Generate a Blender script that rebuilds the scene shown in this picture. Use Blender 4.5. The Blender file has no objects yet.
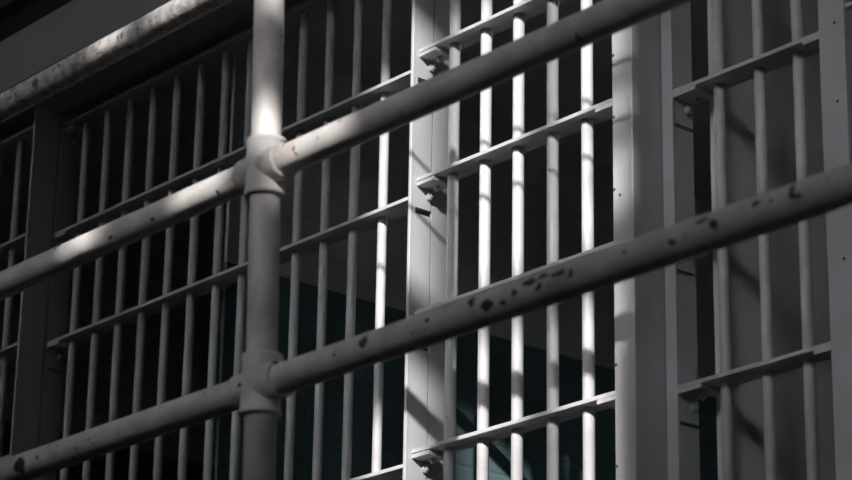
import bpy, bmesh, math, random
from mathutils import Vector, Matrix
random.seed(4)
SC = bpy.context.scene
COL = SC.collection

# ------------------------------------------------------------------ camera (at world origin height 0; ground floor at -1.6)
cd = bpy.data.cameras.new('camera'); cam = bpy.data.objects.new('camera', cd); COL.objects.link(cam); SC.camera = cam
Rm = Matrix(((0.6485263684612169, 0.24692374306545897, 0.7200293150428314),
             (0.7610166701849094, -0.2306398738524981, -0.6063488074450024),
             (0.016345553253982032, 0.9411875018825139, -0.3374891245491835)))
cam.matrix_world = Matrix.Translation((0, -3.3, 0)) @ Rm.to_4x4()
cd.sensor_width = 36; cd.sensor_fit = 'HORIZONTAL'; cd.lens = 2560.25 / 852 * 36
cd.dof.use_dof = True; cd.dof.focus_distance = 5.2; cd.dof.aperture_fstop = 7.0
cd.clip_start = 0.05

# ------------------------------------------------------------------ world, sun, fill lights
w = bpy.data.worlds.new('world'); SC.world = w; w.use_nodes = True
w.node_tree.nodes['Background'].inputs[0].default_value = (0.75, 0.82, 0.95, 1)
w.node_tree.nodes['Background'].inputs[1].default_value = 0.03
SUN = Vector((-0.75, 1.0, -0.60)).normalized()
sd = bpy.data.lights.new('sun', 'SUN'); so = bpy.data.objects.new('sun', sd); COL.objects.link(so)
sd.energy = 5.7; sd.angle = math.radians(0.53); sd.color = (1.0, 0.965, 0.94)
so.rotation_euler = SUN.to_track_quat('-Z', 'Y').to_euler()

def area(name, loc, target, sx, sy, energy, color):
    d = bpy.data.lights.new(name, 'AREA'); d.shape = 'RECTANGLE'; d.size = sx; d.size_y = sy; d.energy = energy; d.color = color
    o = bpy.data.objects.new(name, d); COL.objects.link(o); o.location = loc
    o.rotation_euler = (Vector(target) - Vector(loc)).to_track_quat('-Z', 'Y').to_euler()
    return o
l = area('fill_right', (0.9, -5.6, 4.2), (-1.9, 0, 1.6), 0.8, 1.1, 2.3, (0.93, 0.95, 1.0)); l.data.spread = math.radians(34)  # added fill standing in for window sky light, narrowed onto the right side
l = area('fill_main', (-2.3, -5.7, 4.1), (-3.45, -0.5, 1.6), 1.0, 1.8, 2.9, (0.97, 0.97, 1.0)); l.data.spread = math.radians(29)  # added fill with a narrow spread, brightens the middle gate and posts
l = area('fill_left', (-6.2, -5.7, 4.0), (-5.0, 0, 1.9), 1.2, 1.8, 1.5, (0.97, 0.97, 1.0)); l.data.spread = math.radians(32)  # separate fill added for the bars at left
SC.view_settings.view_transform = 'Standard'; SC.view_settings.look = 'None'
SC.view_settings.exposure = 0.0; SC.view_settings.gamma = 1.0; SC.view_settings.use_curve_mapping = False

# ------------------------------------------------------------------ materials
def mat(name, color, rough=0.5, var=0.06, scale=14, bump=0.15, chips=None, chip_col=(0.02, 0.018, 0.016), rust=0.0,
        spots=(), metallic=0.0, brick=False, split=None):
    m = bpy.data.materials.new(name); m.use_nodes = True
    nt = m.node_tree; N = nt.nodes; L = nt.links; b = N['Principled BSDF']
    b.inputs['Roughness'].default_value = rough; b.inputs['Metallic'].default_value = metallic
    geo = N.new('ShaderNodeTexCoord'); P = geo.outputs['Object']
    n1 = N.new('ShaderNodeTexNoise'); n1.inputs['Scale'].default_value = scale; n1.inputs['Detail'].default_value = 6
    L.new(P, n1.inputs['Vector'])
    ramp = N.new('ShaderNodeMapRange'); ramp.inputs[1].default_value = 0.3; ramp.inputs[2].default_value = 0.7
    ramp.inputs[3].default_value = 1 - var * 2; ramp.inputs[4].default_value = 1 + var
    L.new(n1.outputs[0], ramp.inputs[0])
    base = N.new('ShaderNodeRGB'); base.outputs[0].default_value = (*color, 1)
    cur = base.outputs[0]
    if split:                                   # painted wainscot: a lower band in another paint
        z, c2 = split
        sep = N.new('ShaderNodeSeparateXYZ'); L.new(P, sep.inputs[0])
        lt = N.new('ShaderNodeMath'); lt.operation = 'LESS_THAN'; lt.inputs[1].default_value = z; L.new(sep.outputs[2], lt.inputs[0])
        mx = N.new('ShaderNodeMix'); mx.data_type = 'RGBA'; L.new(lt.outputs[0], mx.inputs[0]); L.new(cur, mx.inputs[6])
        mx.inputs[7].default_value = (*c2, 1); cur = mx.outputs[2]
    mul = N.new('ShaderNodeVectorMath'); mul.operation = 'SCALE'; L.new(cur, mul.inputs[0]); L.new(ramp.outputs[0], mul.inputs['Scale'])
    cur = mul.outputs[0]
    if rust:
        nr = N.new('ShaderNodeTexNoise'); nr.inputs['Scale'].default_value = 9; nr.inputs['Detail'].default_value = 4
        L.new(P, nr.inputs['Vector'])
        r = N.new('ShaderNodeMapRange'); r.inputs[1].default_value = 0.60; r.inputs[2].default_value = 0.74
        r.inputs[3].default_value = 0; r.inputs[4].default_value = rust; L.new(nr.outputs[0], r.inputs[0])
        mx = N.new('ShaderNodeMix'); mx.data_type = 'RGBA'; L.new(r.outputs[0], mx.inputs[0]); L.new(cur, mx.inputs[6])
        mx.inputs[7].default_value = (0.36, 0.19, 0.09, 1); cur = mx.outputs[2]
    mask = None
    if chips:
        nc = N.new('ShaderNodeTexNoise'); nc.inputs['Scale'].default_value = chips[0]; nc.inputs['Detail'].default_value = 3
        L.new(P, nc.inputs['Vector'])
        r = N.new('ShaderNodeMapRange'); r.inputs[1].default_value = chips[1]; r.inputs[2].default_value = chips[1] + 0.02
        L.new(nc.outputs[0], r.inputs[0]); mask = r.outputs[0]
    if spots:                                   # individual paint chips at their places on the object
        nz = N.new('ShaderNodeTexNoise'); nz.inputs['Scale'].default_value = 90; L.new(P, nz.inputs['Vector'])
        sub = N.new('ShaderNodeVectorMath'); sub.operation = 'SUBTRACT'; sub.inputs[1].default_value = (0.5, 0.5, 0.5); L.new(nz.outputs[1], sub.inputs[0])
        sc = N.new('ShaderNodeVectorMath'); sc.operation = 'SCALE'; sc.inputs['Scale'].default_value = 0.014; L.new(sub.outputs[0], sc.inputs[0])
        ad = N.new('ShaderNodeVectorMath'); ad.operation = 'ADD'; L.new(P, ad.inputs[0]); L.new(sc.outputs[0], ad.inputs[1])
        for (sx, sy, sz, rx, rz) in spots:
            s = N.new('ShaderNodeVectorMath'); s.operation = 'SUBTRACT'; s.inputs[1].default_value = (sx, sy, sz); L.new(ad.outputs[0], s.inputs[0])
            d = N.new('ShaderNodeVectorMath'); d.operation = 'DIVIDE'; d.inputs[1].default_value = (rx, 0.03, rz); L.new(s.outputs[0], d.inputs[0])
            ln = N.new('ShaderNodeVectorMath'); ln.operation = 'LENGTH'; L.new(d.outputs[0], ln.inputs[0])
            r = N.new('ShaderNodeMapRange'); r.inputs[1].default_value = 1.1; r.inputs[2].default_value = 0.85; L.new(ln.outputs['Value'], r.inputs[0])
            if mask is None: mask = r.outputs[0]
            else:
                mm = N.new('ShaderNodeMath'); mm.operation = 'MAXIMUM'; L.new(mask, mm.inputs[0]); L.new(r.outputs[0], mm.inputs[1]); mask = mm.outputs[0]
    if mask is not None:
        mx = N.new('ShaderNodeMix'); mx.data_type = 'RGBA'; L.new(mask, mx.inputs[0]); L.new(cur, mx.inputs[6])
        mx.inputs[7].default_value = (*chip_col, 1); cur = mx.outputs[2]
    L.new(cur, b.inputs['Base Color'])
    hgt = n1.outputs[0]
    if brick:
        rot = N.new('ShaderNodeMapping'); rot.inputs['Rotation'].default_value = (math.radians(-90), 0, math.radians(-90)); L.new(P, rot.inputs[0])
        sx = N.new('ShaderNodeSeparateXYZ'); L.new(P, sx.inputs[0]); cx = N.new('ShaderNodeCombineXYZ')
        L.new(sx.outputs[1], cx.inputs[0]); L.new(sx.outputs[2], cx.inputs[1])
        bt = N.new('ShaderNodeTexBrick'); bt.inputs['Scale'].default_value = 1.0; bt.inputs['Brick Width'].default_value = 0.22
        bt.inputs['Row Height'].default_value = 0.075; bt.inputs['Mortar Size'].default_value = 0.006; bt.inputs['Mortar Smooth'].default_value = 0.6
        L.new(cx.outputs[0], bt.inputs['Vector'])
        ml = N.new('ShaderNodeMath'); ml.operation = 'MULTIPLY_ADD'; ml.inputs[1].default_value = -1.0; L.new(bt.outputs['Fac'], ml.inputs[0]); L.new(n1.outputs[0], ml.inputs[2])
        hgt = ml.outputs[0]
    bp = N.new('ShaderNodeBump'); bp.inputs['Strength'].default_value = bump; bp.inputs['Distance'].default_value = 0.01
    L.new(hgt, bp.inputs['Height']); L.new(bp.outputs[0], b.inputs['Normal'])
    return m

BAR = mat('bar_paint', (0.62, 0.62, 0.625), 0.42, 0.05, 22, 0.12, chips=(38, 0.735), chip_col=(0.16, 0.15, 0.15))
FLAT = mat('steel_paint', (0.60, 0.60, 0.605), 0.45, 0.05, 16, 0.08, chips=(30, 0.75), chip_col=(0.12, 0.11, 0.11))
POST = mat('post_paint', (0.56, 0.56, 0.575), 0.42, 0.04, 9, 0.05)
RY = -1.15
HI = RY - 0.019
PIPE = mat('pipe_paint', (0.68, 0.65, 0.625), 0.5, 0.12, 20, 0.3, chips=(34, 0.70), chip_col=(0.09, 0.08, 0.075), rust=0.35,
           spots=[(-2.232, HI, 1.394, .005, .004), (-2.835, HI, 1.408, .004, .004), (-2.83, HI, 1.40, .003, .003)])
LOW = mat('lower_pipe_paint', (0.70, 0.685, 0.665), 0.52, 0.12, 20, 0.4, chips=(60, 0.685), chip_col=(0.05, 0.048, 0.045), rust=0.12,
          spots=[(-3.555, HI, 1.060, .018, .013), (-2.659, HI, 1.067, .010, .008), (-2.318, HI, 1.071, .016, .005), (-2.292, HI, 1.072, .014, .004),
                 (-2.262, HI, 1.069, .015, .004), (-2.345, HI, 1.064, .006, .004), (-2.40, HI, 1.060, .013, .008), (-1.864, HI, 1.073, .006, .012),
                 (-1.856, HI, 1.062, .008, .004), (-1.99, HI, 1.063, .009, .006), (-1.921, HI, 1.070, .006, .005), (-2.01, HI, 1.072, .012, .004), (-2.43, HI, 1.067, .005, .004), (-2.37, HI, 1.056, .005, .003), (-2.30, HI, 1.060, .006, .003), (-2.06, HI, 1.060, .006, .004), (-2.52, HI, 1.066, .006, .003), (-3.50, HI, 1.064, .006, .004)])
TOPR = mat('third_pipe_paint', (0.56, 0.53, 0.505), 0.55, 0.25, 60, 0.35, chips=(90, 0.63), chip_col=(0.10, 0.09, 0.08), rust=0.45,
           spots=[(-3.594, HI, 1.7563, .012, .010), (-3.52, HI, 1.764, .005, .004)])
BOLT = mat('bolt_paint', (0.60, 0.60, 0.60), 0.4, 0.04, 30, 0.05)
WALL = mat('cell_plaster', (0.58, 0.58, 0.585), 0.7, 0.12, 5, 0.35, chips=(7, 0.76), chip_col=(0.10, 0.10, 0.10), brick=True, split=(2.018, (0.10, 0.17, 0.18)))
WALLP = mat('cell_side_plaster', (0.78, 0.78, 0.79), 0.7, 0.10, 5, 0.15, chips=(9, 0.74), chip_col=(0.15, 0.15, 0.15))
CONC = mat('concrete', (0.07, 0.07, 0.068), 0.8, 0.15, 6, 0.3)
LEDGE = mat('ledge_paint', (0.33, 0.33, 0.325), 0.7, 0.05, 6, 0.1)
CEIL = mat('ceiling_plaster', (0.5, 0.5, 0.5), 0.8)
DARK = mat('dark_wall', (0.09, 0.09, 0.09), 0.8, 0.1, 4, 0.1)
FRAMEM = mat('window_mask_paint', (0.12, 0.12, 0.12), 0.6)

# ------------------------------------------------------------------ mesh helpers
def bx(bm, x0, x1, y0, y1, z0, z1):
    v = [bm.verts.new((x, y, z)) for x in (x0, x1) for y in (y0, y1) for z in (z0, z1)]
    for f in ((0, 1, 3, 2), (4, 6, 7, 5), (0, 4, 5, 1), (2, 3, 7, 6), (0, 2, 6, 4), (1, 5, 7, 3)):
        bm.faces.new([v[i] for i in f])
def cyl(bm, p0, p1, r0, r1=None, n=24, cap=True):
    r1 = r0 if r1 is None else r1
    p0, p1 = Vector(p0), Vector(p1); q = (p1 - p0).to_track_quat('Z', 'Y')
    A = [bm.verts.new(p0 + q @ Vector((r0 * math.cos(2 * math.pi * i / n), r0 * math.sin(2 * math.pi * i / n), 0))) for i in range(n)]
    B = [bm.verts.new(p1 + q @ Vector((r1 * math.cos(2 * math.pi * i / n), r1 * math.sin(2 * math.pi * i / n), 0))) for i in range(n)]
    for i in range(n): bm.faces.new((A[i], A[(i + 1) % n], B[(i + 1) % n], B[i]))
    if cap: bm.faces.new(A[::-1]); bm.faces.new(B)
def lathe(bm, p0, axis, prof, n=32):
    p0 = Vector(p0); q = Vector(axis).to_track_quat('Z', 'Y'); rings = []
    for r, h in prof:
        rings.append([bm.verts.new(p0 + q @ Vector((r * math.cos(2 * math.pi * i / n), r * math.sin(2 * math.pi * i / n), h))) for i in range(n)])
    for a, b in zip(rings, rings[1:]):
        for i in range(n): bm.faces.new((a[i], a[(i + 1) % n], b[(i + 1) % n], b[i]))
    bm.faces.new(rings[0][::-1]); bm.faces.new(rings[-1])
def mk(name, bm, m, parent=None, bevel=0, smooth=False):
    bmesh.ops.recalc_face_normals(bm, faces=bm.faces)
    me = bpy.data.meshes.new(name); bm.to_mesh(me); bm.free(); me.materials.append(m)
    if smooth:
        for p in me.polygons: p.use_smooth = len(p.vertices) < 8
    o = bpy.data.objects.new(name, me); COL.objects.link(o)
    if parent: o.parent = parent
    if bevel:
        b = o.modifiers.new('bevel', 'BEVEL'); b.width = bevel; b.segments = 3; b.limit_method = 'ANGLE'
        b.harden_normals = False
    return o
def boxo(name, m, parent, *c, bevel=0.0015):
    bm = bmesh.new(); bx(bm, *c); return mk(name, bm, m, parent, bevel)
def thing(name, label, cat, group=None):
    o = bpy.data.objects.new(name, None); COL.objects.link(o); o.empty_display_size = 0.1
    o['label'] = label; o['category'] = cat
    if group: o['group'] = group
    return o
def struct(name, m, *boxes):
    bm = bmesh.new()
    for b in boxes: bx(bm, *b)
    o = mk(name, bm, m); o['kind'] = 'structure'; return o

# ------------------------------------------------------------------ setting
CW = 0.55                                                    # catwalk level
struct('floor', CONC, (-9, 3, -6.2, 0.0, -1.75, -1.6))
struct('floor_catwalk', CONC, (-9, 3, -1.21, 0.0, CW - .14, CW))
struct('floor_cells', CONC, (-9, 3, 0.0, 3.0, CW - .14, CW))
struct('wall_lower', CONC, (-9, 3, -0.02, 0.1, -1.6, CW - .14))
struct('wall_back', WALLP, (-9, 3, 2.7, 2.8, CW, 2.75))
struct('ceiling', CEIL, (-9, 3, 0.0, 2.7, 2.60, 2.75))
for nm, X, m in (('wall_far_left', -6.348, WALL), ('wall_left', -4.748, WALL), ('wall_center', -3.148, WALLP), ('wall_right', -1.548, WALLP)):
    struct(nm, m, (X - .012, X, 0.075, 2.7, CW, 2.60))
struct('trim_1', LEDGE, (-9, 3, -0.20, 0.0, 2.585, 2.735))      # projecting ledge over the cell fronts
struct('wall_upper', DARK, (-9, 3, 0.25, 0.35, 2.75, 5.0))
struct('trim_2', DARK, (-9, 3, -0.02, 0.03, 3.0, 3.06))

# opposite wall with an unseen steel-sash window, added and blocked to shape the sun.  a = X - 4.5, b = Z - 3.6 in facade coordinates
WY = -6.0
def A(a): return a + 4.5
def B(b): return b + 3.6
oa0, oa1, ob0, ob1 = A(-4.36), A(-3.19), B(0.665), B(2.75)
struct('wall_front', DARK, (-9, oa0, WY - .15, WY, -1.6, 7.5), (oa1, 4, WY - .15, WY, -1.6, 7.5),
       (oa0, oa1, WY - .15, WY, -1.6, ob0), (oa0, oa1, WY - .15, WY, ob1, 7.5))
wd = []
for a, h in ((-4.14, .03), (-3.83, .024), (-3.52, .028)): wd.append((A(a - h), A(a + h), WY - .04, WY - .01, ob0, ob1))
for b, h in ((0.917, .074), (1.61, .05), (2.37, .05)): wd.append((oa0, oa1, WY - .04, WY - .01, B(b - h), B(b + h)))
wd.append((oa0, A(-4.14), WY - .04, WY - .01, B(1.22), ob1))           # added blockers shaping the sun patches
wd.append((A(-3.56), oa1, WY - .04, WY - .01, ob0, B(0.915)))
wd.append((A(-4.215), A(-4.015), WY - .04, WY - .01, ob0, B(0.915)))
wd.append((oa0, A(-4.335), WY - .04, WY - .01, ob0, ob1))
wd.append((oa0, A(-4.285), WY - .04, WY - .01, B(.917), ob1))
wd.append((oa0, A(-3.83), WY - .04, WY - .01, B(2.31), ob1))
wd.append((A(-3.285), oa1, WY - .04, WY - .01, ob0, B(1.67)))
wd.append((A(-3.31), oa1, WY - .04, WY - .01, ob0, B(1.40)))
for b in (1.94, 1.825): wd.append((A(-3.375), oa1, WY - .04, WY - .01, B(b - .022), B(b + .022)))
wd.append((A(-3.865), A(-3.755), WY - .04, WY - .01, ob0, B(.745)))
wd.append((oa0, A(-3.875), WY - .04, WY - .01, B(1.535), B(1.685)))
struct('window_sun_mask', FRAMEM, *wd)

# ------------------------------------------------------------------ barred cell fronts
ZC = [1.061, 1.3585, 1.656, 1.9535, 2.251, 2.5485]              # tops of the flat crossbars
TH = 0.0085
def bars(parent, xs, y, z0, z1, r):
    first = None
    for x in xs:
        if first is None:
            bm = bmesh.new(); cyl(bm, (0, 0, z0), (0, 0, z1), r, n=28)
            first = mk('bar', bm, BAR, parent, smooth=True); o = first
        else:
            o = first.copy(); COL.objects.link(o); o.parent = parent
        o.location = (x, y, 0)
def flat_bars(parent, x0, x1, y0, y1, zs=ZC, dz=0):
    first = None
    for z in zs:
        if first is None:
            first = boxo('crossbar', FLAT, parent, x0, x1, y0, y1, -TH, 0, bevel=0.0012); o = first
        else:
            o = first.copy(); COL.objects.link(o); o.parent = parent
        o.location = (0, 0, z + dz + (.008 if z > 2.5 else 0))
def clips(parent, x0, x1, y0, y1, zs=ZC, by=0.7, bolts=True):
    """angle bracket under each crossbar end, its short leg flat on the jamb and carrying a bolt"""
    first = None
    for z in zs:
        if first is None:
            bm = bmesh.new(); bx(bm, x0, x1, y0, y1, -TH * 2, -TH)
            first = mk('clip_bracket', bm, FLAT, parent, 0.001)
            yy = y0 + (y1 - y0) * by
            bm = bmesh.new(); cyl(bm, (x0, yy, -.034), (x0 + .010, yy, -.034), .0085, .0085, n=6); cyl(bm, (x0 + .010, yy, -.034), (x0 + .015, yy, -.034), .0055, .004, n=12)
            b1 = mk('bolt', bm, BOLT, first, .001)
            xx = x0 + .028
            bm = bmesh.new(); cyl(bm, (xx, yy, -TH * 2), (xx, yy, -TH * 2 - .007), .0075, n=6); cyl(bm, (xx, yy, -TH * 2 - .007), (xx, yy, -TH * 2 - .011), .005, .003, n=12)
            b2 = mk('bolt', bm, BOLT, first, .001)
            bs = (b1, b2); o = first
        else:
            o = first.copy(); COL.objects.link(o); o.parent = parent
            for b in bs:
                c = b.copy(); COL.objects.link(c); c.parent = o
        o.location = (0, 0, z)
def keepers(parent, x0, x1, y0, y1, zs=ZC):
    first = None
    for z in zs:
        if first is None:
            first = boxo('keeper_plate', FLAT, parent, x0, x1, y0, y1, -TH * 2.1, -TH * 1.05, bevel=0.001); o = first
        else:
            o = first.copy(); COL.objects.link(o); o.parent = parent
        o.location = (0, 0, z)
def slotted_web(bm, x0, x1, y0, y1, z0, z1, sy0, sy1, h):
    """a vertical plate with a horizontal slot cut through it below every crossbar"""
    z = z0
    for c in ZC:
        s = c - 0.071
        if s - h < z0: continue
        bx(bm, x0, x1, y0, y1, z, s - h)
        if sy0 > y0 + .001: bx(bm, x0, x1, y0, sy0, s - h, s + h)
        if sy1 < y1 - .001: bx(bm, x0, x1, sy1, y1, s - h, s + h)
        z = s + h
    bx(bm, x0, x1, y0, y1, z, z1)

Z0, Z1 = CW, 2.585
# fixed grille between the narrow post at left and the sunlit jamb
g = thing('cell_grille', 'long fixed grille of thin round bars, mostly shaded, left of the sunlit gate', 'cell grille', 'fixed barred grilles')
bars(g, [-5.3475 + .1033 * i for i in range(13)], .033, CW, 2.545, .0105)
flat_bars(g, -5.420, -3.899, 0, .06)
clips(g, -5.4195, -5.365, 0, .055)
# fixed grille right of the wide post
g = thing('cell_grille', 'short shaded grille of three bars at right with grey wall close behind', 'cell grille', 'fixed barred grilles')
bars(g, [-3.0960, -2.9920, -2.8945], .035, CW, 2.545, .0112)
flat_bars(g, -3.1866, -2.811, 0, .06)
clips(g, -3.1861, -3.126, 0, .055)
keepers(g, -2.85, -2.811, -.004, .05)
# barred door (centre)
d = thing('barred_gate', 'barred cell gate in the middle with sunlit round bars and flat crossbars', 'cell gate', 'barred gates')
bars(d, [-3.8045, -3.7030, -3.6015, -3.4990, -3.3985], -.024, CW + .02, 2.57, .0122)
flat_bars(d, -3.8876, -3.2745, -.055, .004, dz=.002)
clips(d, -3.8871, -3.834, -.055, .0, by=.6)
keepers(d, -3.340, -3.2745, -.060, -.01)
# barred door at the far left edge
d = thing('barred_gate', 'dark barred cell gate cut by the left edge of the picture', 'cell gate', 'barred gates')
bars(d, [-5.585 - .1045 * i for i in range(6)], -.022, CW + .02, 2.57, .0105)
flat_bars(d, -6.15, -5.4345, -.055, .004)
# barred door past the right-hand post
d = thing('barred_gate', 'barred cell gate at the right edge, only a crossbar end showing beyond the flat post', 'cell gate', 'barred gates')
bars(d, [-2.60 + .1015 * i for i in range(5)], -.022, CW + .02, 2.57, .012)
flat_bars(d, -2.705, -2.06, -.055, .004)

# jambs and posts
def screws(parent, x, y, zs, r=.0045):
    first = None
    for z in zs:
        if first is None:
            bm = bmesh.new(); lathe(bm, (0, 0, 0), (0, -1, 0), [(r, -.001), (r, .0012), (r * .6, .0028), (r * .2, .0032)], 14)
            first = mk('screw', bm, DARKB, parent, smooth=True); o = first
        else:
            o = first.copy(); COL.objects.link(o); o.parent = parent
        o.location = (x, y, z)
DARKB = mat('screw_metal', (0.12, 0.11, 0.11), 0.5)

j = thing('jamb_channel', 'sunlit steel jamb with bright front edge and slotted side, left of the middle gate', 'jamb', 'steel jambs')
boxo('front_edge', POST, j, -3.8960, -3.8876, -.0710, -.0640, Z0, Z1)
bm = bmesh.new(); slotted_web(bm, -3.8936, -3.8876, -.064, -.0150, Z0, Z1, -.057, -.0150, .007); mk('side_plate', bm, POST, j)
bm = bmesh.new(); slotted_web(bm, -3.8946, -3.8886, -.0108, .036, Z0, Z1, -.0108, -.0108, .0045)
mk('back_plate', bm, POST, j)

p = thing('steel_post', 'wide pale steel post with soft sun spots, right of the middle gate', 'post', 'steel posts')
boxo('casing', POST, p, -3.2745, -3.2200, -.0776, .03, Z0, Z1, bevel=.003)
screws(p, -3.2690, -.0776, [1.205, 1.40, 1.617, 1.75, 1.90, 2.03, 2.20], .0032)
screws(p, -3.2545, -.0776, [1.735], .003)

j = thing('jamb_channel', 'shaded steel angle with slotted side, directly right of the wide post', 'jamb', 'steel jambs')
boxo('front_edge', POST, j, -3.2160, -3.1866, 0, .006, Z0, Z1)
bm = bmesh.new(); slotted_web(bm, -3.1926, -3.1866, .006, .0555, Z0, Z1, .006, .0555, .0042); mk('side_plate', bm, POST, j)

p = thing('steel_post', 'flat grey steel post in shade near the right edge', 'post', 'steel posts')
boxo('casing', POST, p, -2.8110, -2.7510, -.004, .05, Z0, Z1, bevel=.002)
screws(p, -2.772, -.004, [1.50, 1.80, 1.955, 2.1], .003)

p = thing('steel_post', 'dark narrow steel post near the left edge, thin light front edge', 'post', 'steel posts')
boxo('front_edge', POST, p, -5.4345, -5.4255, -.0776, -.070, Z0, Z1)
boxo('side_plate', POST, p, -5.4325, -5.4255, -.070, -.004, Z0, Z1)
j = thing('jamb_channel', 'dark slotted steel angle right of the narrow post at left', 'jamb', 'steel jambs')
boxo('front_edge', POST, j, -5.432, -5.4205, 0, .006, Z0, Z1)
bm = bmesh.new(); slotted_web(bm, -5.4265, -5.4205, .006, .0555, Z0, Z1, .006, .0555, .0042); mk('side_plate', bm, POST, j)

# ------------------------------------------------------------------ pipe railing along the catwalk
r = thing('pipe_railing', 'chipped white pipe railing with round post and sloping rails in front of the cells', 'railing')
RZ = [1.066, 1.4115, 1.760, 2.112]
RX0, RX1 = -6.2, 1.2
k_lean = 1
PR = 0.0232
for z, m in zip(RZ, (LOW, PIPE, TOPR, PIPE)):
    bm = bmesh.new()
    cyl(bm, (RX0 if z < 2 else -3.10, RY, z), (RX1, RY, z), PR, n=40)  # the fourth, topmost rail is added out of view for its shadow band
    mk('rail', bm, m, r, smooth=True)
for z in (2.535, 2.655):                                       # two thin unseen cables, added to cast shadow lines
    bm = bmesh.new(); cyl(bm, (RX0, RY, z), (RX1, RY, z), .0045, n=12); mk('shadow_cable', bm, PIPE, r, smooth=True)
def post(x):
    bm = bmesh.new(); cyl(bm, (x + .019, RY, CW), (x - .028, RY, 2.18), PR + .0005, n=40); cyl(bm, (x - .027, RY, 2.17), (x - .027, RY, 2.67), .007, n=12)
    mk('post', bm, PIPE, r, smooth=True)
    bm = bmesh.new(); lathe(bm, (x + .019, RY, CW), (0, 0, 1), [(.055, 0), (.055, .008), (.032, .012), (.030, .03)])
    mk('base_flange', bm, PIPE, r, smooth=True)
    for z in (RZ if x > -3 else RZ[:3]):
        bm = bmesh.new(); h = .047 if z < 2 else .03
        prof = [(PR + .001, -.047), (.0312, -.046), (.0322, -.043), (.0312, -.039), (.0302, -.037), (.0302, -.02), (.0302, .02), (.0302, .037), (.0312, .039), (.0322, .043), (.0312, .046), (PR + .001, .047)]
        xl = x + .019 - .047 * (z - CW) / (2.18 - CW)
        lathe(bm, (xl, RY, z), (0, 0, 1), prof)
        prof2 = [(PR + .001, -.050), (.0275, -.049), (.0282, -.045), (.0278, -.040), (.0285, -.02), (.0285, .02), (.0278, .040), (.0282, .045), (.0275, .049), (PR + .001, .050)]
        lathe(bm, (xl, RY, z), (1, 0, 0), prof2)
        o = mk('cross_fitting', bm, LOW if z < 1.2 else PIPE, r, smooth=True)
for x in (-2.9285, -5.35, -0.5): post(x)
